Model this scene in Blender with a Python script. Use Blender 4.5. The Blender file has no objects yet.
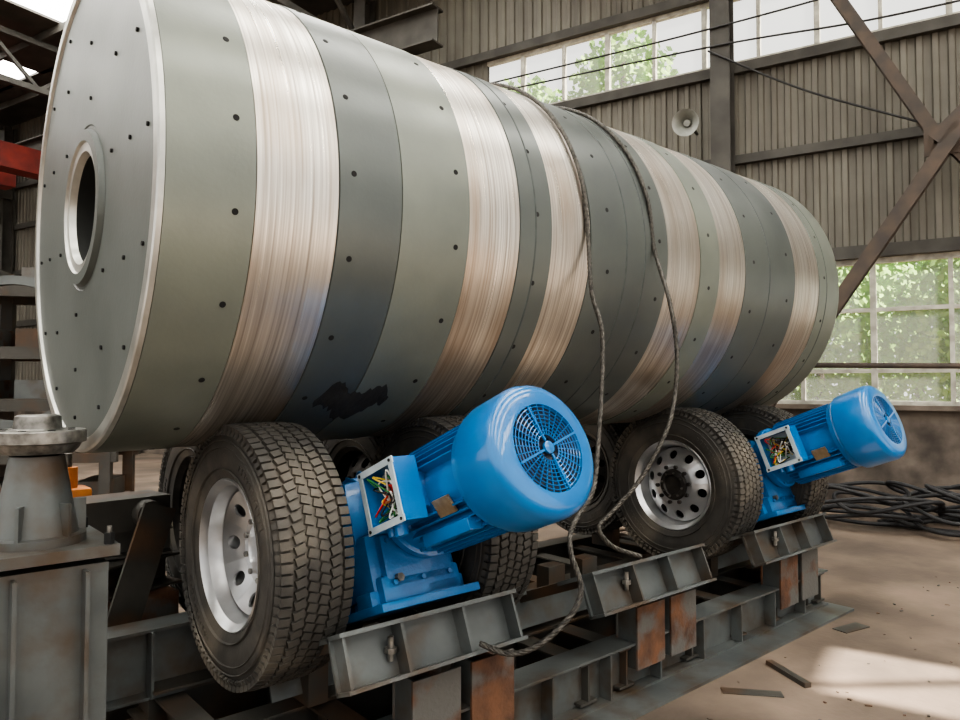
import bpy, bmesh, math, random
from mathutils import Matrix, Vector
random.seed(7)
PI=math.pi
def lin(c):
    return tuple(((v/255)/12.92 if v/255<=0.04045 else (((v/255)+0.055)/1.055)**2.4) for v in c)+(1,)
# ------------------------------------------------------------ materials
def mat(name,c1,c2=None,scale=4,rough=0.5,metal=0.0,bump=0.0,bscale=None,stretch=(1,1,1),lo=0.35,hi=0.65,rvar=0.0,c3=None,scale3=1.5,lo3=0.55,hi3=0.7,detail=6,coat=0,st3=None):
    m=bpy.data.materials.new(name); m.use_nodes=True
    nt=m.node_tree; N=nt.nodes; L=nt.links
    p=N['Principled BSDF']
    p.inputs['Roughness'].default_value=rough; p.inputs['Metallic'].default_value=metal
    if coat: p.inputs['Coat Weight'].default_value=coat
    tc=N.new('ShaderNodeTexCoord'); mp=N.new('ShaderNodeMapping'); mp.inputs['Scale'].default_value=stretch
    L.new(tc.outputs['Object'],mp.inputs['Vector'])
    if c2 is None: c2=tuple(v*0.85 for v in c1)
    nz=N.new('ShaderNodeTexNoise'); nz.inputs['Scale'].default_value=scale; nz.inputs['Detail'].default_value=detail
    L.new(mp.outputs[0],nz.inputs['Vector'])
    r=N.new('ShaderNodeValToRGB'); r.color_ramp.elements[0].position=lo; r.color_ramp.elements[1].position=hi
    r.color_ramp.elements[0].color=lin(c1); r.color_ramp.elements[1].color=lin(c2)
    L.new(nz.outputs['Fac'],r.inputs[0]); out=r.outputs[0]
    if c3 is not None:
        n3=N.new('ShaderNodeTexNoise'); n3.inputs['Scale'].default_value=scale3; n3.inputs['Detail'].default_value=8
        if st3:
            m3=N.new('ShaderNodeMapping'); m3.inputs['Scale'].default_value=st3; L.new(tc.outputs['Object'],m3.inputs['Vector']); L.new(m3.outputs[0],n3.inputs['Vector'])
        else: L.new(tc.outputs['Object'],n3.inputs['Vector'])
        r3=N.new('ShaderNodeValToRGB'); r3.color_ramp.elements[0].position=lo3; r3.color_ramp.elements[1].position=hi3
        L.new(n3.outputs['Fac'],r3.inputs[0])
        mx=N.new('ShaderNodeMix'); mx.data_type='RGBA'
        L.new(r3.outputs[0],mx.inputs[0]); L.new(out,mx.inputs[6]); mx.inputs[7].default_value=lin(c3)
        out=mx.outputs[2]
    L.new(out,p.inputs['Base Color'])
    if rvar:
        mr=N.new('ShaderNodeMapRange'); mr.inputs['To Min'].default_value=max(rough-rvar,0.03); mr.inputs['To Max'].default_value=rough+rvar
        mr.inputs['From Min'].default_value=0.3; mr.inputs['From Max'].default_value=0.7
        L.new(nz.outputs['Fac'],mr.inputs[0]); L.new(mr.outputs[0],p.inputs['Roughness'])
    if bump:
        nb=N.new('ShaderNodeTexNoise'); nb.inputs['Scale'].default_value=bscale or scale*4; nb.inputs['Detail'].default_value=5
        L.new(mp.outputs[0],nb.inputs['Vector'])
        b=N.new('ShaderNodeBump'); b.inputs['Strength'].default_value=bump; b.inputs['Distance'].default_value=0.01
        L.new(nb.outputs['Fac'],b.inputs['Height']); L.new(b.outputs[0],p.inputs['Normal'])
    return m
def emis(name,c,s):
    m=bpy.data.materials.new(name); m.use_nodes=True; nt=m.node_tree
    p=nt.nodes['Principled BSDF']; p.inputs['Base Color'].default_value=lin(c)
    p.inputs['Emission Color'].default_value=lin(c); p.inputs['Emission Strength'].default_value=s
    return m
M={}
M['paint']=mat('drum_primer_paint',(86,91,88),(74,79,78),2.2,0.36,0.25,0.05,60,rvar=0.06,c3=(98,103,98),scale3=0.9,lo3=0.45,hi3=0.75)
M['drum_pale']=mat('drum_pale_tone',(118,123,113),(100,105,98),2.0,0.37,0.22,0.05,60,rvar=0.06)
M['paint_face']=mat('drum_face_primer',(92,97,94),(80,85,82),2.5,0.40,0.15,0.06,50)
M['mach']=mat('machined_steel_band',(228,223,213),(158,150,140),1.6,0.36,0.92,0.14,1.2,stretch=(70,0.6,0.6),lo=0.3,hi=0.7,rvar=0.1,c3=(158,138,118),scale3=1.3,lo3=0.45,hi3=0.78,st3=(4,1,1))
M['mach_edge']=mat('machined_steel',(196,196,190),(156,156,150),5,0.36,0.8)
M['seam']=mat('weld_seam',(70,77,75),(54,60,58),20,0.6,0.1)
M['hole']=mat('dark_hole',(18,18,18),(12,12,12),5,0.9)
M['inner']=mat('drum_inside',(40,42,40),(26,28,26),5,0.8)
M['stain']=mat('tar_stain',(44,43,42),(26,26,26),9,0.8,bump=0.3)
M['rub']=mat('tyre_rubber',(62,60,56),(48,46,43),9,0.7,0,0.15,60,c3=(114,106,93),scale3=3.0,lo3=0.45,hi3=0.85)
M['rubd']=mat('wheel_back_dark',(30,29,28),(22,22,21),9,0.9)
M['rim']=mat('rim_silver',(214,215,216),(186,188,190),6,0.3,0.8,c3=(150,146,140),scale3=4,lo3=0.55,hi3=0.85)
M['hub']=mat('wheel_dark_metal',(60,56,52),(36,34,32),12,0.5,0.4)
M['nut']=mat('bolt_steel',(150,148,142),(90,88,84),20,0.4,0.8)
M['blue']=mat('blue_enamel',(10,112,178),(8,98,162),4,0.28,0.0,coat=0.5)
M['blued']=mat('blue_enamel_cast',(18,108,168),(10,86,142),7,0.36,0.0,0.2,90,coat=0.3)
M['gdark']=mat('fan_dark',(12,30,54),(8,20,36),7,0.7)
M['plate']=mat('name_plate',(170,150,120),(140,118,92),30,0.4,0.6)
M['tbox']=mat('terminal_box_inner',(190,202,208),(160,174,182),8,0.5)
M['steel']=mat('grey_primer_steel',(95,99,98),(76,80,80),3,0.48,0.25,0.08,40,c3=(74,62,50),scale3=4.5,lo3=0.47,hi3=0.70)
M['steeld']=mat('dark_frame_steel',(72,70,65),(52,50,46),3,0.6,0.2,0.1,30,c3=(94,70,50),scale3=3.0,lo3=0.48,hi3=0.72)
M['rust']=mat('rusty_steel',(112,78,56),(70,50,40),7,0.8,0.1,0.4,50,c3=(92,90,86),scale3=5,lo3=0.44,hi3=0.56)
M['side']=mat('corrugated_siding',(108,105,95),(88,85,77),1.5,0.6,0.2,stretch=(3,3,0.35),c3=(72,67,60),scale3=0.9,lo3=0.42,hi3=0.8)
M['masonry']=mat('stained_plaster',(112,102,92),(74,66,60),2.2,0.9,bump=0.3,bscale=12,c3=(46,42,38),scale3=1.1,lo3=0.42,hi3=0.66)
M['wsteel']=mat('building_steel',(70,68,63),(52,50,46),3,0.7,0.1)
M['brst']=mat('brace_rusty',(80,68,58),(58,53,49),4,0.75,0.1)
M['wframe']=mat('window_frame_paint',(190,188,174),(150,147,136),8,0.6)
M['roof']=mat('roof_sheet',(70,68,63),(54,52,49),2,0.7)
M['red']=mat('crane_red',(130,44,34),(100,34,28),3,0.6)
M['orange']=mat('orange_paint',(204,130,60),(170,100,50),9,0.6)
M['rope']=mat('wire_rope',(92,89,83),(48,46,43),60,0.5,0.6)
M['hose']=mat('black_hose',(34,34,36),(22,22,24),9,0.6)
M['leaf']=mat('foliage',(110,148,56),(146,182,88),2,0.8)
M['trunk']=mat('bark',(90,78,62),(66,56,46),6,0.9)
M['horn']=mat('speaker_grey',(150,152,146),(120,122,116),6,0.5)
M['sky']=emis('skylight_sheet',(255,252,244),16.0)
M['floor']=mat('dusty_concrete',(130,113,98),(100,87,76),1.3,0.85,0,0.3,25,c3=(70,61,53),scale3=0.75,lo3=0.42,hi3=0.68,detail=10)
M['outg']=mat('outside_ground',(170,168,160),(150,150,140),1,0.9)
for n,c in (('wr',(190,40,30)),('wy',(215,190,60)),('wg',(50,130,60)),('ww',(225,225,220)),('wk',(25,25,25)),('copper',(190,120,80))):
    M[n]=mat('wire_'+n,c,c,5,0.5)
def glassmat():
    m=bpy.data.materials.new('dusty_glass'); m.use_nodes=True; nt=m.node_tree; nt.nodes.clear()
    o=nt.nodes.new('ShaderNodeOutputMaterial'); t=nt.nodes.new('ShaderNodeBsdfTransparent'); d=nt.nodes.new('ShaderNodeBsdfTranslucent')
    d.inputs[0].default_value=(0.75,0.8,0.78,1); x=nt.nodes.new('ShaderNodeMixShader'); x.inputs[0].default_value=0.10
    nt.links.new(t.outputs[0],x.inputs[1]); nt.links.new(d.outputs[0],x.inputs[2]); nt.links.new(x.outputs[0],o.inputs[0]); return m
M['glass']=glassmat()
# ------------------------------------------------------------ builder
def T(x,y,z): return Matrix.Translation((x,y,z))
def R(a,ax): return Matrix.Rotation(a,4,ax)
I4=Matrix.Identity(4)
class B:
    def __init__(s,name): s.n=name; s.bm=bmesh.new(); s.mats=[]
    def mi(s,k):
        if k not in s.mats: s.mats.append(k)
        return s.mats.index(k)
    def box(s,c,size,k,mx=I4,rot=None,bev=0):
        m=mx@T(*c)
        if rot is not None: m=m@rot
        m=m@Matrix.Diagonal((size[0],size[1],size[2],1))
        r=bmesh.ops.create_cube(s.bm,size=1,matrix=m); vs=r['verts']
        fs=set(f for v in vs for f in v.link_faces)
        i=s.mi(k)
        for f in fs: f.material_index=i
        if bev:
            es=set(e for v in vs for e in v.link_edges)
            r=bmesh.ops.bevel(s.bm,geom=list(es),offset=bev,segments=2,affect='EDGES',profile=0.6)
            for f in r['faces']: f.material_index=i
    def lathe(s,prof,k,mx=I4,seg=48,a0=0,a1=2*PI):
        i=s.mi(k); rings=[]
        full=abs(a1-a0-2*PI)<1e-6; n=seg if full else seg+1
        for (x,r) in prof:
            if r<1e-6: rings.append([s.bm.verts.new(mx@Vector((x,0,0)))])
            else: rings.append([s.bm.verts.new(mx@Vector((x,r*math.cos(a0+(a1-a0)*j/seg),r*math.sin(a0+(a1-a0)*j/seg)))) for j in range(n)])
        for a,b in zip(rings[:-1],rings[1:]):
            for j in range(seg):
                j2=(j+1)%n if full else j+1
                try:
                    if len(a)==1 and len(b)==1: continue
                    if len(a)==1: f=s.bm.faces.new((a[0],b[j2],b[j]))
                    elif len(b)==1: f=s.bm.faces.new((a[j],a[j2],b[0]))
                    else: f=s.bm.faces.new((a[j],a[j2],b[j2],b[j]))
                    f.material_index=i
                except ValueError: pass
    def cyl(s,p0,p1,r,k,mx=I4,seg=20,r2=None):
        p0=Vector(p0); p1=Vector(p1); d=p1-p0; l=d.length
        q=Vector((1,0,0)).rotation_difference(d.normalized()).to_matrix().to_4x4()
        r2=r if r2 is None else r2
        s.lathe([(0,0),(0,r),(l,r2),(l,0)],k,mx@T(*p0)@q,seg)
    def poly(s,pts,k,mx=I4):
        f=s.bm.faces.new([s.bm.verts.new(mx@Vector(p)) for p in pts]); f.material_index=s.mi(k)
    def bar(s,p0,p1,w,h,k,mx=I4,up=(0,0,1)):
        p0=Vector(p0);p1=Vector(p1);d=(p1-p0); l=d.length; d.normalize()
        y=Vector(up).cross(d).normalized(); z=d.cross(y)
        m=Matrix((d,y,z)).transposed().to_4x4()
        s.box((0,0,0),(l,w,h),k,mx@T(*((p0+p1)/2))@m)
    def ibeam(s,p0,p1,w,h,k,mx=I4,t=0.012,up=(0,0,1),chan=0):
        p0=Vector(p0);p1=Vector(p1);d=(p1-p0); l=d.length; d.normalize()
        y=Vector(up).cross(d).normalized(); z=d.cross(y)
        m=mx@T(*((p0+p1)/2))@Matrix((d,y,z)).transposed().to_4x4()
        s.box((0,0,h/2-t/2),(l,w,t),k,m); s.box((0,0,-h/2+t/2),(l,w,t),k,m)
        s.box((0,chan*(w/2-t/2),0),(l,t,h-2*t),k,m)
    def done(s,parent=None,mx=I4,smooth=True):
        bm=s.bm; bmesh.ops.recalc_face_normals(bm,faces=bm.faces[:])
        if smooth:
            for f in bm.faces: f.smooth=True
            for e in bm.edges:
                if len(e.link_faces)==2 and e.calc_face_angle(0)>0.55: e.smooth=False
        me=bpy.data.meshes.new(s.n); bm.to_mesh(me); bm.free()
        for k in s.mats: me.materials.append(M[k])
        o=bpy.data.objects.new(s.n,me); bpy.context.scene.collection.objects.link(o)
        o.matrix_world=mx
        if parent: o.parent=parent
        return o
def curve(name,paths,r,k,parent=None,mx=I4,res=3):
    cu=bpy.data.curves.new(name,'CURVE'); cu.dimensions='3D'; cu.bevel_depth=r; cu.bevel_resolution=res
    for pts in paths:
        sp=cu.splines.new('POLY'); sp.points.add(len(pts)-1)
        for q,p in zip(sp.points,pts): q.co=(p[0],p[1],p[2],1)
        sp.use_smooth=True
    cu.materials.append(M[k]); o=bpy.data.objects.new(name,cu); bpy.context.scene.collection.objects.link(o)
    o.matrix_world=mx
    if parent: o.parent=parent
    return o
def catmull(P,n=12):
    P=[Vector(p) for p in P]; P=[2*P[0]-P[1]]+P+[2*P[-1]-P[-2]]; out=[]
    for i in range(1,len(P)-2):
        for j in range(n):
            t=j/n; a,b,c,d=P[i-1],P[i],P[i+1],P[i+2]
            out.append(0.5*((2*b)+(c-a)*t+(2*a-5*b+4*c-d)*t*t+(3*b-a-3*c+d)*t**3))
    out.append(P[-2]); return out
# ------------------------------------------------------------ camera
TH=math.radians(49); cR=Vector((math.sin(TH),-math.cos(TH),0)); cF=Vector((math.cos(TH),math.sin(TH),0))
H=1.6
cam=bpy.data.cameras.new('camera'); co=bpy.data.objects.new('camera',cam); bpy.context.scene.collection.objects.link(co)
cam.lens=27; cam.sensor_width=36; co.location=(0,0,H); co.rotation_euler=(math.radians(92),0,TH-PI/2); cam.clip_end=300
bpy.context.scene.camera=co
def cw(r,f,z=0): v=cR*r+cF*f; return Vector((v.x,v.y,z))
def est(x,y,f): return cw((x-480)/720*f,f,H-(y-385)/720*f)
# ------------------------------------------------------------ drum
YD,ZD,RD=3.35,2.34,1.02
X0,X1=0.70,5.66
D=B('ball_mill_drum'); mD=T(0,YD,ZD)
bands=[(1.02,1.34),(1.97,2.27),(2.48,2.76),(3.42,3.75),(3.96,4.27),(4.94,5.32)]
x=X0+0.02
cuts=[]
for a,b in bands: cuts.append((x,a,'paint')); cuts.append((a,b,'mach')); x=b
cuts.append((x,X1-0.03,'paint'))
fin=[]
for a,b,k in cuts:
    if k=='paint' and a<0.9: k='drum_pale'
    if a==1.34: fin+= [(1.34,1.62,'paint'),(1.62,1.97,'drum_pale')]; continue  # second part of this stretch takes the paler tone
    if a==3.75: k='drum_pale'
    if a==5.32: k='drum_pale'
    fin.append((a,b,k))
for a,b,k in fin:
    r=RD if k!='mach' else RD-0.004
    D.lathe([(a,RD-0.012),(a+0.0025,r),(b-0.0025,r),(b,RD-0.012)],k,mD,160)
for xs in (2.37,3.05,3.21,4.58,5.44):
    D.lathe([(xs-0.006,RD-0.001),(xs-0.003,RD+0.0025),(xs+0.003,RD+0.0025),(xs+0.006,RD-0.001)],'seam',mD,160)
D.lathe([(X0+0.02,RD),(X0+0.004,RD-0.004),(X0,RD-0.014)],'mach_edge',mD,160)
D.lathe([(X0,RD-0.014),(X0,RD-0.055),(X0+0.012,RD-0.062)],'mach_edge',mD,160)
D.lathe([(X0+0.012,RD-0.062),(X0+0.012,0.345)],'paint_face',mD,160)
D.lathe([(X0+0.012,0.345),(X0+0.016,0.34),(X0+0.016,0.325),(X0-0.008,0.32),(X0-0.008,0.275)],'paint_face',mD,96)
D.lathe([(X0-0.008,0.275),(X0+0.003,0.27),(X0+0.003,0.235),(X0+0.03,0.225)],'mach_edge',mD,96)
D.lathe([(X0+0.03,0.225),(X0+0.12,0.23),(X0+0.14,RD-0.03),(X1-0.1,RD-0.03),(X1-0.1,0)],'inner',mD,64)
D.lathe([(X1-0.03,RD-0.012),(X1-0.03,RD),(X1-0.004,RD-0.002),(X1,RD-0.02),(X1,0)],'drum_pale',mD,160)
def onDrum(X,ph,r): return Vector((X,YD-r*math.cos(ph),ZD+r*math.sin(ph)))
for ci,X in enumerate((0.95,1.40,1.90,2.38,2.90,3.34,3.85,4.37,4.83,5.40)):
    for j in range(20):
        ph=math.radians(18*j+(3 if ci%2 else 9))
        D.cyl(onDrum(X,ph,RD-0.02),onDrum(X,ph,RD+0.0015),0.0115,'hole',seg=14)
for rr,n in ((0.45,6),(0.68,10),(0.88,14)):
    for j in range(n):
        a=2*PI*(j+0.3)/n
        D.cyl((X0+0.005,YD-rr*math.cos(a),ZD+rr*math.sin(a)),(X0+0.02,YD-rr*math.cos(a),ZD+rr*math.sin(a)),0.008,'hole',seg=12)
cols,rows=26,8
grid=[]
for i in range(cols+1):
    X=1.45+0.36*i/cols; u=i/cols; e=math.sin(PI*u)**.5
    t0=-46-6*(1-e)-random.uniform(0,2.2)*(1 if 0<i<cols else 0)+ (2.5*math.sin(u*9)); t1=-57+3.5*math.sin(u*7+1)+random.uniform(-1.5,1.5)
    if i in(0,cols): t1=t0-1
    grid.append([onDrum(X,math.radians(t0+(t1-t0)*j/rows),RD+0.0012) for j in range(rows+1)])
for i in range(cols):
    for j in range(rows): D.poly([grid[i][j],grid[i+1][j],grid[i+1][j+1],grid[i][j+1]],'stain')
D.done()
# ------------------------------------------------------------ wheels
def wheel_mesh(kind):
    W=B('truck_wheel'); w=0.30
    RM='rim' if kind!='dark' else 'hub'  # dark kind swaps the silver rim for the dark hub tone
    half=[(0.045,0.292),(0.02,0.305),(0.006,0.34),(0.0,0.385),(0.002,0.43),(0.012,0.465),(0.028,0.493),(0.045,0.507)]
    prof=half+[(w/2,0.512)]+[(w-a,b) for a,b in reversed(half)]
    W.lathe(prof,'rub',I4,96)
    for rr in (0.34,0.425,0.455):
        W.lathe([(0.006 if rr==.34 else 0.001,rr-0.004),(-0.003,rr),(0.003,rr+0.004)],'rub',I4,96)
    n=84
    for i in range(n):
        for row,(cx,bw) in enumerate(((0.028,0.046),(0.080,0.046),(0.127,0.040),(0.173,0.040),(0.220,0.046),(0.272,0.046))):
            a=2*PI*(i+(0.45 if row%2 else 0))/n
            rr=0.512 if row not in (0,5) else 0.508
            W.box((cx,0,rr),(bw-0.004,2*PI*rr/n*.78,0.02),'rub',R(a,'X'),rot=R(0.3 if row in(1,4) else -0.3 if row in(2,3) else 0.0,'Z')@(R(-0.14,'Y') if row==0 else R(0.14,'Y') if row==5 else I4))
        a=2*PI*i/n
        W.box((0.012,0,0.487),(0.014,2*PI*.487/n*0.6,0.028),'rub',R(a,'X'),rot=R(0.5,'Y'))
    for base in (0.4,0.4+PI):
        for i in range(11):
            a=base+i*0.075
            W.box((0.0,0,0.39),(0.006,0.018,0.026 if i%3 else 0.018),'rub',R(a,'X'))
    W.lathe([(0.05,0.29),(0.022,0.302),(0.016,0.297),(0.03,0.287),(0.045,0.272),(0.09,0.266),(0.13,0.25),(0.2,0.245),(0.25,0.27),(0.275,0.29),(0.285,0.302),(0.25,0.30)],RM,I4,72)
    n=10 if kind!='deep' else 8
    r0,r1=0.145,0.25; hr=0.026; i_=W.mi(RM)
    xa,xb=(0.055,0.115) if kind!='deep' else (0.155,0.10)
    def P(u,v,th,dx=0):
        rho=(r0+r1)/2+v*(r1-r0)/2; a=th+u*PI/n; x=xa+(xb-xa)*((rho-r0)/(r1-r0))**1.3+dx
        return W.bm.verts.new((x,rho*math.cos(a),rho*math.sin(a)))
    per=[(-1+2*t/4,-1) for t in range(4)]+[(1,-1+2*t/4) for t in range(4)]+[(1-2*t/4,1) for t in range(4)]+[(-1,1-2*t/4) for t in range(4)]
    for k in range(n):
        th=2*PI*k/n; o_=[];h_=[];b_=[]
        for u,v in per:
            o_.append(P(u,v,th)); q=Vector((u,v)).normalized()
            hu=q.x*hr*1.15/((r0+r1)/2*PI/n); hv=q.y*hr*1.1/((r1-r0)/2)+0.05
            h_.append(P(hu,hv,th)); b_.append(P(hu,hv,th,0.012))
        for j in range(16):
            j2=(j+1)%16
            for A in ((o_[j],o_[j2],h_[j2],h_[j]),(h_[j],h_[j2],b_[j2],b_[j])):
                f=W.bm.faces.new(A); f.material_index=i_
    if kind=='deep':
        W.lathe([(xa,r0),(xa,0.11),(xa+.01,.105),(xa+.03,0.10),(xa+.03,0)],RM,I4,48)
        for k in range(10):
            a=2*PI*(k+.5)/10
            W.cyl((xa-0.012,.127*math.cos(a),.127*math.sin(a)),(xa,.127*math.cos(a),.127*math.sin(a)),0.012,'nut',seg=6)
    else:
        W.lathe([(xa,r0),(xa-0.004,0.135),(xa-0.004,0.105)],RM,I4,48)
        W.lathe([(xa+0.006,0.105),(xa-0.02,0.095),(xa-0.025,0.07),(xa-0.01,0.062),(xa-0.01,0)],'hub',I4,32)
        W.lathe([(xa-0.004,0.105),(xa+0.006,0.105)],'hub',I4,32)
        for k in range(10):
            a=2*PI*(k+.5)/10
            W.cyl((xa-0.024,.122*math.cos(a),.122*math.sin(a)),(xa,.122*math.cos(a),.122*math.sin(a)),0.013,'hub',seg=6)
        for k in range(8):
            a=2*PI*k/8
            W.cyl((xa-0.033,.08*math.cos(a),.08*math.sin(a)),(xa-.02,.08*math.cos(a),.08*math.sin(a)),0.007,'nut',seg=6)
    W.lathe([(0.20,0.25),(0.20,0)],'rubd',I4,32)  # dark disc closing the wheel behind the holes
    W.lathe([(0.235,0.255),(0.235,0.0)],'hub',I4,32)
    return W
YN,YF,ZA,XF=2.85,3.88,0.925,.22
wheel_mesh('deep').done(mx=T(1.12,YN,ZA))
wheel_mesh('flat').done(mx=T(4.17,YN,ZA)@R(.2,'X'))
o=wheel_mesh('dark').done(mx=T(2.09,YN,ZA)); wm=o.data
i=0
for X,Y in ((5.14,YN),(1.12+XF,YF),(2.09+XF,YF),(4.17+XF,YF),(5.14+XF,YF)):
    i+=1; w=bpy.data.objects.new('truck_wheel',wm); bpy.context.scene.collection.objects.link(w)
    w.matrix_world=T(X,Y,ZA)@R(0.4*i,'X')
# ------------------------------------------------------------ gear motors
TL=math.atan2(.375,.927)
ax=Vector((0,-math.cos(TL),math.sin(TL))); zl=Vector((0,math.sin(TL),math.cos(TL)))
def gframe(X,dz=0): 
    m=Matrix((ax,Vector((1,0,0)),zl)).transposed().to_4x4(); return T(X,2.55,1.07+dz)@m
def gearmotor(dX):
    G=B('gear_motor'); m=Matrix.Diagonal((1.02,1.06,1.06,1))
    G.lathe([(0,0.10),(0,.205),(.035,.205),(.04,.19),(.06,.185),(.12,.19),(.125,.178),(.53,.178)],'blue',m,48)
    for j in range(44):
        a=2*PI*j/44
        if abs((math.degrees(a)%360)-180)<24: continue
        G.box((.325,0,.195),(.40,.006,.04),'blue',m@R(a-PI/2,'X'))
    G.lathe([(.525,.17),(.53,.215),(.56,.222),(.575,.215),(.58,.205)],'blue',m,48)
    G.lathe([(.575,.205),(.578,.236),(.60,.240),(.76,.240),(.785,.232),(.80,.215),(.806,.195),(.806,.156),(.79,.154)],'blue',m,64)
    G.lathe([(.788,.16),(.785,.12),(.785,0)],'gdark',m,48)
    for j in range(7):
        a=2*PI*j/7; G.box((.787,0,.085),(.012,.05,.11),'gdark',m@R(a,'X'),rot=R(.5,'Z'))
    for rr in [0.045+0.0142*q for q in range(8)]:
        G.lathe([(.806,rr),(.808,rr+.0018),(.806,rr+.0036),(.802,rr+.0018),(.806,rr)],'blue',m,48)
    for j in range(30):
        a=2*PI*j/30; G.box((.803,0,.10),(.004,.003,.11),'blue',m@R(a,'X'))
    for j in range(4):
        a=2*PI*j/4+.3; G.box((.806,0,.09),(.005,.008,.13),'blue',m@R(a,'X'))
    G.lathe([(.80,.022),(.81,.022),(.812,.018),(.812,0)],'blue',m,32)
    for j in range(8):
        a=2*PI*(j+.5)/8
        G.cyl((-.025,.185*math.cos(a),.185*math.sin(a)),(.05,.185*math.cos(a),.185*math.sin(a)),.013,'blued',m,seg=6)
        G.cyl((.555,.205*math.cos(a),.205*math.sin(a)),(.57,.205*math.cos(a),.205*math.sin(a)),.01,'nut',m,seg=6)
    bx,bz=.22,.02; m=I4
    G.box((bx,-.20,bz),(.17,.08,.15),'blue',m,bev=.01)
    G.box((bx,-.235,bz),(.22,.012,.22),'blue',m)
    for dz,dx,sx,sz in ((.115,0,.24,.014),(-.115,0,.24,.014),(0,.115,.014,.22),(0,-.115,.014,.22)):
        G.box((bx+dx,-.285,bz+dz),(sx,.11,sz),'blue',m)
    for dz,dx,sx,sz in ((.112,0,.26,.026),(-.112,0,.26,.026),(0,.112,.026,.2),(0,-.112,.026,.2)):
        G.box((bx+dx,-.342,bz+dz),(sx,.006,sz),'tbox',m)
    G.box((bx,-.243,bz),(.21,.004,.21),'tbox',m)
    G.box((bx,-.262,bz),(.10,.03,.06),'wk',m,bev=.004)
    for j in range(6): G.cyl((bx-.035+.035*(j%3),-.262,bz-.018+.036*(j//3)),(bx-.035+.035*(j%3),-.30,bz-.018+.036*(j//3)),.006,'copper',seg=8)
    G.cyl((bx,-.28,bz-.115),(bx,-.28,bz-.16),.028,'blue',seg=16); G.cyl((bx-.06,-.28,bz-.115),(bx-.06,-.28,bz-.15),.02,'blue',seg=16)
    for s1 in(-1,1):
        for s2 in(-1,1): G.cyl((bx+s1*.112,-.344,bz+s2*.112),(bx+s1*.112,-.348,bz+s2*.112),.007,'hole',seg=8)
    G.box((.42,-.205,-.085),(.10,.012,.07),'plate',m,rot=R(.4,'X'))
    G.box((.36,-.15,-.175),(.3,.07,.05),'blue',m,bev=.008); G.box((.36,.15,-.175),(.3,.07,.05),'blue',m,bev=.008)
    G.lathe([(-.16,.20),(-.10,.17),(-.04,.16),(-.02,.20),(0,.21)],'blued',m,40)
    g=T(-.34,-.06,0)
    G.box((0,0,.0),(.44,.46,.36),'blued',g,bev=.05)
    G.box((.05,0,-.2),(.46,.44,.26),'blued',g,bev=.035)
    G.box((-.02,0,.19),(.26,.28,.05),'blued',g,bev=.015)
    G.box((.295,0,-.20),(.05,.34,.22),'blued',g,bev=.012)
    for s1 in(-1,0,1):
        for s2 in(-1,1): G.cyl((.31,s1*.14,-.20+s2*.085),(.332,s1*.14,-.20+s2*.085),.011,'blued',g,seg=6)
    for s in (-1,1):
        G.lathe([(0,.0),(0,.09),(.006,.13),(.02,.15),(.04,.16)],'blued',g@T(0,s*.245,0)@R(-PI/2*s,'Z'),40)
        for dx in(-.2,.22):
            G.box((dx,s*.19,-.34),(.12,.1,.08),'blued',g,bev=.01)
            G.cyl((dx,s*.21,-.36),(dx,s*.21,-.30),.014,'nut',g,seg=6)
        G.box((0.0,s*.19,-.28),(.06,.06,.16),'blued',g,bev=.01)
        G.box((0,s*.232,-.14),(.34,.012,.02),'blued',g)
    G.box((0.03,0,-.375),(.68,.50,.035),'blued',g,bev=.006)
    G.box((.19,0,-.31),(.26,.40,.12),'blued',g,bev=.02)
    G.box((.27,.1,-.335),(.10,.18,.06),'blued',g,bev=.012)
    for yy in (-.14,0,.14): G.box((.16,yy,.10),(.20,.014,.16),'blued',g,rot=R(.5,'Y'))
    G.cyl((.30,-.12,-.27),(.345,-.12,-.27),.018,'nut',g,seg=6)
    G.lathe([( -.006+.012*math.cos(t)*0.5,.028+.007*math.sin(t)) for t in [0,1.05,2.1,3.14,4.2,5.2,6.283]],'blue',g@T(0,0,.235)@R(PI/2,'Z'),20)
    G.cyl((-.34,-.50,0),(-.34,.36,0),.04,'nut',m)
    o=G.done(mx=gframe(1.88+dX))
    for kk,(mt,n) in enumerate((('wr',3),('wy',3),('wg',4),('ww',7),('wk',9))):
        paths=[]
        for _ in range(n):
            p=[Vector((bx+random.uniform(-.08,.08),-.25-random.uniform(0,.02),bz+random.uniform(-.08,.08))) for _ in range(2)]
            mid=Vector((bx+random.uniform(-.09,.09),-.31-random.uniform(0,.035),bz+random.uniform(-.09,.09)))
            paths.append(catmull([p[0],mid,p[1]],6))
        c=curve('wires_%d'%kk,paths,.0035,mt); c.parent=o
    return o
for dX in (0,3.16): gearmotor(dX)
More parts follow.
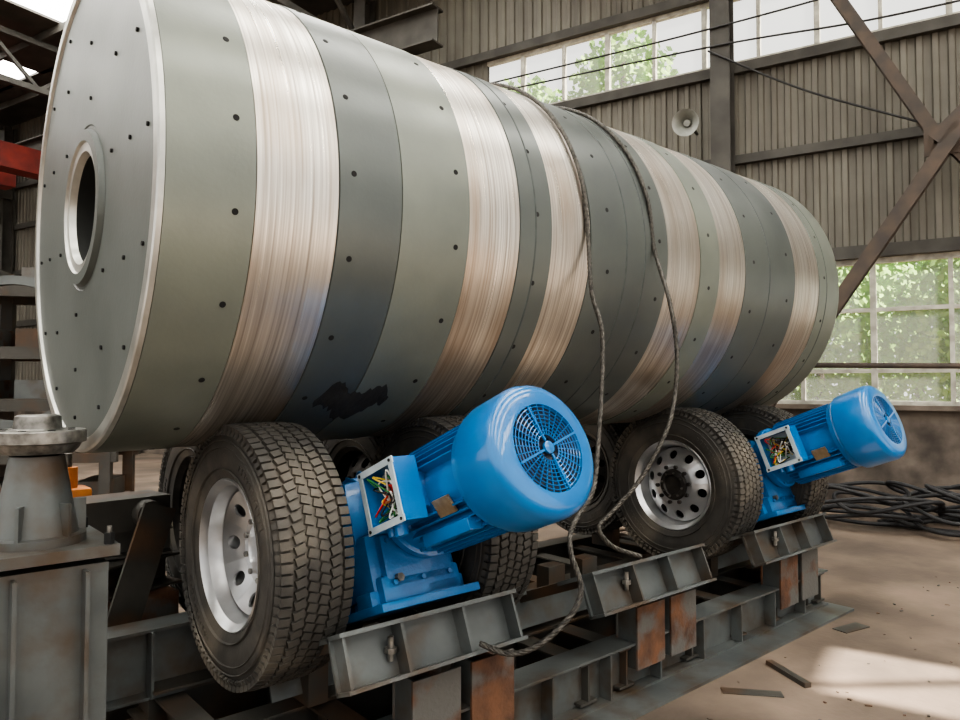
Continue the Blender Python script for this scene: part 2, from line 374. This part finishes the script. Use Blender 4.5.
# ------------------------------------------------------------ frame
F=B('roller_support_frame')
XA,XB=1.0,5.35
F.ibeam((XA,2.40,.14),(XB,2.40,.14),.16,.25,'steel')
for Y in (3.35,4.2):
    F.ibeam((XA,Y,.15),(XB,Y,.15),.16,.27,'steeld')
F.ibeam((XA+.1,2.85,.15),(XB,2.85,.15),.12,.22,'steeld')
F.box((3.2,2.34,.008),(4.4,.36,.016),'steel')
for X in (1.08,1.55,2.05,2.75,3.05,3.65,4.2,4.65,5.1,5.3):
    F.ibeam((X,2.35,.14),(X,4.2,.14),.12,.2,'steeld')
X=1.2
while X<5.3:
    F.box((X,2.35,.14),(.012,.07,.22),'steel'); X+=.42
for st in (0,3.05):
    for Y,ox in ((YN,0),(YF,XF)):
        for X in (1.49+st+ox,2.47+st+ox):
            F.box((X,Y,.52),(.09,.22,.5),'steeld'); F.box((X,Y,.79),(.10,.30,.03),'steel')
            F.lathe([(-.045,0),(-.045,.10),(.045,.10),(.045,0)],'steel',T(X,Y,.93),24)
            F.box((X,Y,.85),(.085,.24,.1),'steel',bev=.01)
        F.cyl((1.36+st+ox,Y,ZA),(1.6+st+ox,Y,ZA),.04,'nut'); F.cyl((2.3+st+ox,Y,ZA),(2.62+st+ox,Y,ZA),.04,'nut')
    F.cyl((1.5+st,YF,ZA),(2.4+st,YF,ZA),.04,'nut')
for X,dz,L in ((1.74,-.035,.86),(3.16,-.05,.97),(4.70,-.055,1.0)):
    g=gframe(X,dz); z0=-.395; e=L/2-.02
    F.box((-.02,0,z0-.012),(.16,L,.02),'steel',g); F.box((-.5,0,z0-.012),(.16,L,.02),'steel',g)
    F.box((.06,0,z0-.11),(.014,L,.19),'steel',g)
    F.box((.10,0,z0-.2),(.10,L,.014),'steel',g); F.box((.10,0,z0-.008),(.10,L,.016),'steel',g)
    for yy in (-e,-.16,.14,e): F.box((.10,yy,z0-.105),(.075,.012,.18),'steel',g)
    F.box((-.5,0,z0-.1),(.014,L,.17),'steel',g)
    for yy in(-.38,.38): F.box((-.24,yy,z0-.03),(.5,.05,.05),'steeld',g)
    for dx in (.04,.34):
        F.box((X+dx,2.44,.29),(.24,.012,.32),'rust'); F.box((X+dx,2.31,.29),(.24,.012,.32),'rust')
        F.box((X+dx,2.375,.29),(.012,.13,.32),'rust'); F.box((X+dx-.11,2.375,.29),(.01,.13,.32),'steel')
        F.box((X+dx,3.03,.34),(.14,.10,.36),'steeld')
    F.cyl((X-.2,2.28,.57),(X-.2,2.28,.66),.012,'nut',seg=8); F.cyl((X-.2,2.28,.60),(X-.2,2.28,.62),.024,'nut',seg=6)
F.done()
S=B('loose_steel_channel'); S.ibeam((2.35,2.85,.31),(2.95,2.95,.31),.14,.09,'steel'); S.done()
# ------------------------------------------------------------ bearing stanchion left
C=B('bearing_pedestal'); px,py=.52,3.1; m=T(px,py,0)
C.box((0,0,1.0),(.46,.46,.04),'steel',m); C.box((0,0,.94),(.40,.40,.03),'steel',m)
C.box((0,-.19,.48),(.40,.014,.9),'steel',m); C.box((0,.19,.48),(.40,.014,.9),'steel',m); C.box((0,0,.48),(.014,.38,.9),'steel',m)
C.box((-.19,0,.48),(.014,.38,.9),'steel',m)
for z in(.35,.62): C.box((0,0,z),(.39,.39,.014),'steel',m)
C.box((-.10,-.22,.5),(.014,.07,.88),'steel',m); C.box((.12,-.22,.5),(.014,.07,.88),'steel',m)
C.box((0,0,.02),(.55,.55,.04),'steel',m)
C.lathe([(1.02,.165),(1.05,.165),(1.055,.14),(1.16,.12),(1.34,.09),(1.35,.0)],'steel',m@R(-PI/2,'Y'),40)
C.lathe([(1.35,.05),(1.35,.12),(1.365,.135),(1.385,.145),(1.39,.16),(1.43,.16),(1.435,.155),(1.435,.085),(1.44,.08),(1.485,.075),(1.49,.065),(1.49,0)],'nut',m@R(-PI/2,'Y'),48)
for j in range(6): C.box((.13,0,1.10),(.07,.012,.14),'steel',m@R(j*PI/3,'Z'))
for j in range(8):
    a=j*PI/4+.2; C.cyl((.118*math.cos(a),.118*math.sin(a),1.433),(.118*math.cos(a),.118*math.sin(a),1.437),.013,'hole',m,seg=12)
for a,b in((-.2,-.2),(.2,-.2),(.2,.2),(-.2,.2)):
    C.cyl((a,b,1.02),(a,b,1.06),.018,'hole',m,seg=6); C.cyl((a,b,1.06),(a,b,1.085),.009,'nut',m,seg=8)
C.ibeam((px+.2,3.4,.39),(1.5,3.4,.39),.16,.30,'steel')
C.ibeam((px+.2,2.95,.12),(1.0,2.95,.12),.16,.2,'steel')
C.ibeam((-.6,3.25,.25),(px-.2,3.25,.25),.16,.30,'steel')
C.box((1.0,3.33,.39),(.012,.07,.28),'steel')
C.done()
# dark clutter between pedestal and far wheels, blocks added to cover bright floor
Pp=B('dark_clutter_fill')
sm_=T(1.02,4.0,0)@R(.12,'Z')
Pp.box((0,0,.2),(.5,.5,.4),'steeld',sm_,bev=.01); Pp.box((.02,0,.48),(.44,.4,.14),'rust',sm_)
Pp.ibeam((-.28,-.05,.64),(.28,.05,.64),.3,.16,'steeld',sm_); Pp.ibeam((-.2,.1,.80),(.26,-.05,.80),.2,.14,'steeld',sm_)
Pp.box((.02,.02,.95),(.42,.26,.16),'steeld',sm_); Pp.cyl((.1,-.2,.95),(.12,.2,.95),.07,'steeld',sm_)
Pp.bar((-.2,-.26,.03),(.12,-.24,1.0),.16,.02,'steeld',sm_,up=(0,-1,0))
Pp.done()
# ------------------------------------------------------------ wire ropes
def rope(name,P,r=.0064):
    pts=catmull(P,14)
    out=[pts[0]]
    for p in pts[1:]:
        d=(p-out[-1]).length
        n=max(1,int(d/.012)); a=out[-1]
        for k in range(1,n+1): out.append(a.lerp(p,k/n))
    paths=[[] for _ in range(4)]; L=0
    for i,p in enumerate(out):
        t=(out[min(i+1,len(out)-1)]-out[max(i-1,0)]).normalized()
        if i: L+=(p-out[i-1]).length
        u=t.cross(Vector((1,.2,.1))).normalized(); v=t.cross(u)
        for k in range(4):
            a=L*2*PI/.10+k*PI/2
            paths[k].append(p+(u*math.cos(a)+v*math.sin(a))*r*.95)
    return curve(name,paths,r,'rope',res=1)
rr=RD+.014
def arc(X,a0,a1,n,dx=0): return [onDrum(X+dx*i/(n-1),math.radians(a0+(a1-a0)*i/(n-1)),rr) for i in range(n)]
rope('wire_rope_sling',arc(2.72,170,0,12,.0)+[est(592,290,3.47),est(602,330,3.43),est(602,380,3.38),est(598,440,3.3),est(592,490,3.2),est(572,525,3.08),est(570,550,3.0),est(580,585,2.95),est(570,612,2.9),est(540,640,2.85),est(510,650,2.85),est(480,640,2.9)])
rope('wire_rope_sling',arc(3.22,170,0,12,.05)+[est(670,300,3.76),est(677,350,3.73),est(674,400,3.7),est(664,435,3.65),est(640,478,3.6),est(612,510,3.55),est(598,527,3.5),est(612,545,3.5),est(640,555,3.5)])
# ------------------------------------------------------------ hall
W0=cw(5.25,9); sd=(cR*-.853+cF*.521).normalized(); nd=Vector((-sd.y,sd.x,0))
HM=Matrix((sd,nd,Vector((0,0,1)))).transposed().to_4x4(); HM=T(W0.x,W0.y,0)@HM
HI=HM.inverted()
SA,SB,HR=-14,24,9.0
WB=B('wall_back')
def siding(b,s0,s1,z0,z1,k,pitch=.17,dep=.03,d0=0.0):
    n=int(round((s1-s0)/pitch)); pts=[]
    for i in range(n):
        s=s0+i*pitch; pts+=[(s,d0),(s+pitch*.45,d0),(s+pitch*.55,d0+dep),(s+pitch*.9,d0+dep)]
    pts.append((s0+n*pitch,d0)); mi=b.mi(k); lo=[b.bm.verts.new((x,y,z0)) for x,y in pts]; hi=[b.bm.verts.new((x,y,z1)) for x,y in pts]
    for i in range(len(pts)-1):
        f=b.bm.faces.new((lo[i],lo[i+1],hi[i+1],hi[i])); f.material_index=mi
WL0,WL1=-6.4,1.95
WU0,WU1=-8,6.0
siding(WB,SA,SB,3.25,6.05,'side'); siding(WB,SA,SB,7.15,9.0,'side')
siding(WB,WU1,SB,6.0,7.2,'side')
siding(WB,WL1,SB,1.3,3.3,'side'); 
WB.box(((SA+SB)/2,-.1,.65),(SB-SA,.24,1.3),'masonry')
WB.box((-10.2,-.1,2.3),(7.6,.24,2.0),'masonry')
WB.box((-11,-.05,6.6),(6,.1,1.2),'masonry')
for z0,z1 in((3.22,6.05),(7.12,9.0)): WB.box(((SA+SB)/2,-.06,(z0+z1)/2),(SB-SA,.02,z1-z0),'roof')
WB.box(((WU1+SB)/2,-.06,6.6),(SB-WU1,.02,1.2),'roof'); WB.box(((WL1+SB)/2,-.06,2.3),(SB-WL1,.02,2.0),'roof')
WB.done(mx=HM,smooth=False)
TR=B('trim_1')
for z,h in((4.73,.12),(6.02,.14),(7.18,.14),(3.3,.16)): TR.box(((SA+SB)/2,.07,z),(SB-SA,.10,h),'wsteel')
TR.box(((SA+SB)/2,.04,1.32),(SB-SA,.2,.06),'masonry')
TR.done(mx=HM)
def window(name,s0,s1,z0,z1,st,hz,fw=.07):
    w=B(name)
    w.box(((s0+s1)/2,-.03,z0+fw/2),(s1-s0,.08,fw),'wframe'); w.box(((s0+s1)/2,-.03,z1-fw/2),(s1-s0,.08,fw),'wframe')
    s=s0; i=0
    while s<=s1+.01:
        w.box((s,-.03,(z0+z1)/2),(fw if i%2==0 else fw*.7,.08,z1-z0),'wframe'); s+=st; i+=1
    for z in hz: w.box(((s0+s1)/2,-.03,z),(s1-s0,.06,.05),'wframe')
    w.box(((s0+s1)/2,-.05,(z0+z1)/2),(s1-s0,.004,z1-z0),'glass')
    w.done(mx=HM)
window('window_1',-6.4,1.95,1.33,3.22,.835,(1.78,2.56))
window('window_2',-8,6.0,6.09,7.12,.74,())
K=B('steel_column'); 
K.ibeam((2.05,.28,0),(2.05,.28,8.8),.26,.30,'wsteel',up=(0,1,0),t=.02); K.done(mx=HM)
for s in (-4.2,8.5,15.5,21.5):
    K=B('steel_column'); K.ibeam((s,.28,0),(s,.28,8.8),.26,.30,'wsteel',up=(0,1,0),t=.02); K.done(mx=HM)
K=B('diagonal_brace')
K.ibeam((1.1,.5,7.45),(-.46,.5,4.45),.14,.12,'brst',up=(0,1,0),chan=1); K.ibeam((-.46,.5,4.55),(-1.3,.5,3.4),.14,.12,'brst',up=(0,1,0),chan=1)
K.ibeam((-1.3,.62,5.3),(-.4,.62,4.42),.16,.2,'brst',up=(0,1,0)); K.ibeam((-.65,.62,4.55),(1.5,.62,1.3),.16,.2,'brst',up=(0,1,0))
K.box((-.5,.56,4.45),(.4,.02,.35),'brst'); K.box((-.5,.35,4.45),(.08,.4,.08),'wsteel')
K.done(mx=HM)
K=B('crane_runway_beam'); K.ibeam((6.2,1.2,7.3),(SB-.1,1.2,7.3),.3,.6,'wsteel',t=.03)
for s in (8.5,15.5,21.5): K.box((s,.7,6.9),(.3,1.0,.25),'wsteel'); K.bar((s,.3,6.0),(s,1.2,6.9),.12,.12,'wsteel')
K.done(mx=HM)
K=B('overhead_crane'); K.box((17,8.3,6.65),(.5,13.5,.55),'red'); K.box((18.6,8.3,6.65),(.5,13.5,.55),'red'); K.box((17.8,4,7.1),(2.2,1.2,.5),'red'); K.done(mx=HM)
# roof
Rf=B('ceiling'); DR=18
sk=[-10.5+4*k for k in range(9)]
Rf.box(((SA+SB)/2,.6,HR+.05),(SB-SA,1.8,.08),'roof'); Rf.box(((SA+SB)/2,DR,HR+.05),(SB-SA,1.0,.08),'roof')
ts=Vector((.3,-.6,.75)).normalized()
pt=cw((895-480)/720*3.95,3.95,0); hl=HI@(pt+ts*(HR/ts.z))
prev=SA
for s in sk+[SB]:
    if s>prev:
        if prev<hl.x<s:
            hs0,hs1,hd0,hd1=max(hl.x-.40,prev),min(hl.x+.35,s),hl.y-.38,hl.y+.36  # opening added to the unseen roof so sun makes the floor patch
            Rf.box(((prev+hs0)/2,9.5,HR+.05),(hs0-prev,16.2,.08),'roof'); Rf.box(((hs1+s)/2,9.5,HR+.05),(s-hs1,16.2,.08),'roof')
            Rf.box(((hs0+hs1)/2,(1.4+hd0)/2,HR+.05),(hs1-hs0,hd0-1.4,.08),'roof'); Rf.box(((hs0+hs1)/2,(hd1+17.6)/2,HR+.05),(hs1-hs0,17.6-hd1,.08),'roof')
            Rf.box((hl.x+.05,hl.y+.1,HR+.05),(1.0,.07,.04),'roof',rot=R(.6,'Z'))  # bar added across the opening to break up the sun patch
        else: Rf.box(((prev+s)/2,9.5,HR+.05),(s-prev,16.2,.08),'roof')
    prev=s+1.2
for s in sk:
    if s<SB: Rf.box((s+.6,9.5,HR+.07),(1.2,16.2,.02),'sky')
d=1.0
while d<18:
    Rf.box(((SA+SB)/2,d,HR-.08),(SB-SA,.07,.16),'wsteel'); d+=1.5
Rf.done(mx=HM)
for s in (-4.2,2.05,8.5,15.5,21.5):
    t=B('roof_truss'); t.box((s,9.2,HR-.22),(.12,18,.12),'wsteel'); t.box((s,9.2,HR-1.2),(.12,18,.12),'wsteel')
    d=.3; up=True
    while d<17.5:
        t.bar((s,d,HR-1.2 if up else HR-.22),(s,d+1.1,HR-.22 if up else HR-1.2),.07,.07,'wsteel'); d+=1.1; up=not up
    t.done(mx=HM)
WL=B('wall_left'); 
WL.box((SB+.05,9,4.6),(.1,18,9.2),'roof')
WL.done(mx=HM)
fl=B('floor'); fl.box((0,0,-.05),(70,70,.1),'floor'); fl.done()
# loudspeaker
sp=B('loudspeaker_horn')
c=est(690,120,9.75); dr=(-cF*.85-cR*.45-Vector((0,0,.25))).normalized()
sm=T(*c)@Vector((1,0,0)).rotation_difference(dr).to_matrix().to_4x4()
sp.lathe([(-.22,0),(-.22,.06),(-.10,.06),(-.08,.05),(0,.07),(.08,.12),(.14,.175),(.15,.18),(.14,.165),(.07,.10),(-.04,.04),(-.04,0)],'horn',sm,32)
sp.lathe([(.05,0),(.05,.045),(-.02,.05),(-.04,.05)],'horn',sm,20)
sp.bar(c-dr*.1,HM@Vector((HI@c).xyz-Vector((0,(HI@c).y-.1,0))),.03,.03,'wsteel')
sp.done()
def hp(s,d,z): return HM@Vector((s,d,z))
curve('electric_cable',[catmull([hp(6.5,.5,6.35),hp(2.2,.45,6.25),hp(0,.45,6.1),hp(-3,.45,6.1)],10),catmull([hp(6.5,.5,6.5),hp(2.2,.45,6.5),hp(-.5,.45,6.6),hp(-3,.45,6.9)],10),catmull([hp(2.2,.45,6.2),hp(1,.45,5.4),hp(-.3,.5,4.7)],10)],.014,'wk')
curve('wall_pipe',[[hp(2.2,.3,1.88),hp(-6,.3,1.72)]],.035,'brst')
pth=[]
for i in range(15):
    c=Vector((random.uniform(-1.0,.5),random.uniform(.6,1.5),0)); r0=random.uniform(.35,.65); lp=[]
    z=.03+.03*i
    for j in range(41):
        a=2*PI*j/40; lp.append(HM@Vector((c.x+r0*1.3*math.cos(a)+.03*math.sin(3*a+i),c.y+r0*.7*math.sin(a),z+.08*math.sin(2*a+i)*min(1,z*4)+.0)))
    for q in lp: q.z=max(q.z,.025)
    pth.append(lp)
curve('hose_coil',pth,.022,'hose')
def fp(x,y): 
    f=H*720/(y-385); return cw((x-480)/720*f,f)
def stick(name,a,b,w,h,k):
    p=fp(*a);q=fp(*b); s=B(name); s.bar((p.x,p.y,h/2),(q.x,q.y,h/2),w,h,k); s.done()
stick('steel_angle_offcut',(765,660),(803,683),.04,.025,'steeld'); stick('steel_plate_offcut',(718,686),(778,690),.07,.006,'steeld')
stick('steel_plate_offcut',(835,628),(858,622),.10,.006,'steeld')
db=B('floor_debris')
for _ in range(260):
    a=random.uniform(1.6,8); yy=random.uniform(.2,2.1)
    if random.random()<.35: a=random.uniform(-.6,5.3); yy=random.uniform(2.2,5)
    q=random.uniform(.005,.014)
    db.box((a,yy,q*.25),(q*random.uniform(1,3),q,q*.5),random.choice(['steeld','rust','floor','steeld']),I4,rot=R(random.uniform(0,3),'Z'))
db.done()
pr=B('steel_prop')
pr.ibeam(cw(1.12,1.8,.0),cw(1.85,2.42,1.02),.08,.09,'brst'); pr.done()
mr=T(*cw(-4.9,7.2,0))@R(TH-PI/2+.2,'Z')
rk=B('steel_rack')
for x in(-1.2,0,1.2):
    for y in(-.4,.4): rk.box((x,y,1.3),(.1,.1,2.6),'steeld',mr)
for z in(.4,.9,1.4,1.9,2.5):
    rk.box((0,-.4,z),(2.6,.08,.1),'steeld',mr); rk.box((0,.4,z),(2.6,.08,.1),'steeld',mr); rk.box((0,0,z+.06),(2.5,.8,.02),'steeld',mr)
    for k in range(5): rk.box((-1+.5*k+random.uniform(-.1,.1),0,z+.16),(.3,.6,.18),random.choice(['steel','steeld','rust']),mr)
rk.lathe([(-.04,.62),(-.04,.70),(.04,.70),(.04,.62),(-.04,.62)],'steel',mr@T(.5,-.75,1.9)@R(PI/2,'Z'),48)
rk.done()
ch=B('hydraulic_jack'); cm=T(1.0,4.78,0)
ch.box((0,0,.42),(.6,.45,.84),'steeld',cm); ch.box((-.05,0,.92),(.24,.2,.16),'orange',cm,bev=.02); ch.cyl((-.05,0,1.0),(-.05,0,1.12),.06,'orange',cm); ch.cyl((-.05,0,1.12),(-.05,0,1.2),.03,'nut',cm)
ch.done()
og=B('outside_ground'); og.box((5,-20,-.06),(60,39,.1),'outg'); og.done(mx=HM)
def tree(s,d,h,r,n=4500):
    t=B('tree'); t.cyl((0,0,0),(0,0,h*.7),.14,'trunk',seg=10,r2=.07)
    k=t.mi('leaf')
    for _ in range(n):
        u=Vector((random.gauss(0,1),random.gauss(0,1),random.gauss(0,1))).normalized()*r*random.uniform(.5,1)
        c=Vector((u.x,u.y,h*.62+u.z*1.1)); q=.10
        a=Vector((random.uniform(-1,1),random.uniform(-1,1),random.uniform(-1,1))).normalized(); b=a.orthogonal().normalized()
        f=t.bm.faces.new([t.bm.verts.new(c+a*q),t.bm.verts.new(c+b*q*.6),t.bm.verts.new(c-a*q),t.bm.verts.new(c-b*q*.6)]); f.material_index=k
    t.done(mx=HM@T(s,d,0),smooth=False)
for s,d,h,r,n in((-1.7,-5,4.3,1.9,5500),(1.6,-6.5,4.6,2,5000),(-5,-6,5,2,4000),(-.2,-9,5,2.2,5000),(5.4,-5,13.2,1.3,1500),(7.9,-5,12.6,1.2,1300),(9,-6,10.5,2.5,3000)): tree(s,d,h,r,n)
# ------------------------------------------------------------ light
w=bpy.data.worlds.new('world'); bpy.context.scene.world=w; w.use_nodes=True
bg=w.node_tree.nodes['Background']; bg.inputs[0].default_value=(1.0,0.98,0.95,1); bg.inputs[1].default_value=1.7
sun=bpy.data.lights.new('sun','SUN'); sun.energy=38; sun.angle=.01; sun.color=(1,.91,.78)
so=bpy.data.objects.new('sun',sun); bpy.context.scene.collection.objects.link(so)
so.rotation_euler=ts.to_track_quat('Z','Y').to_euler(); so.location=(0,0,20)
try: bpy.context.scene.view_settings.look='AgX - Medium High Contrast'
except Exception as e: print(e)
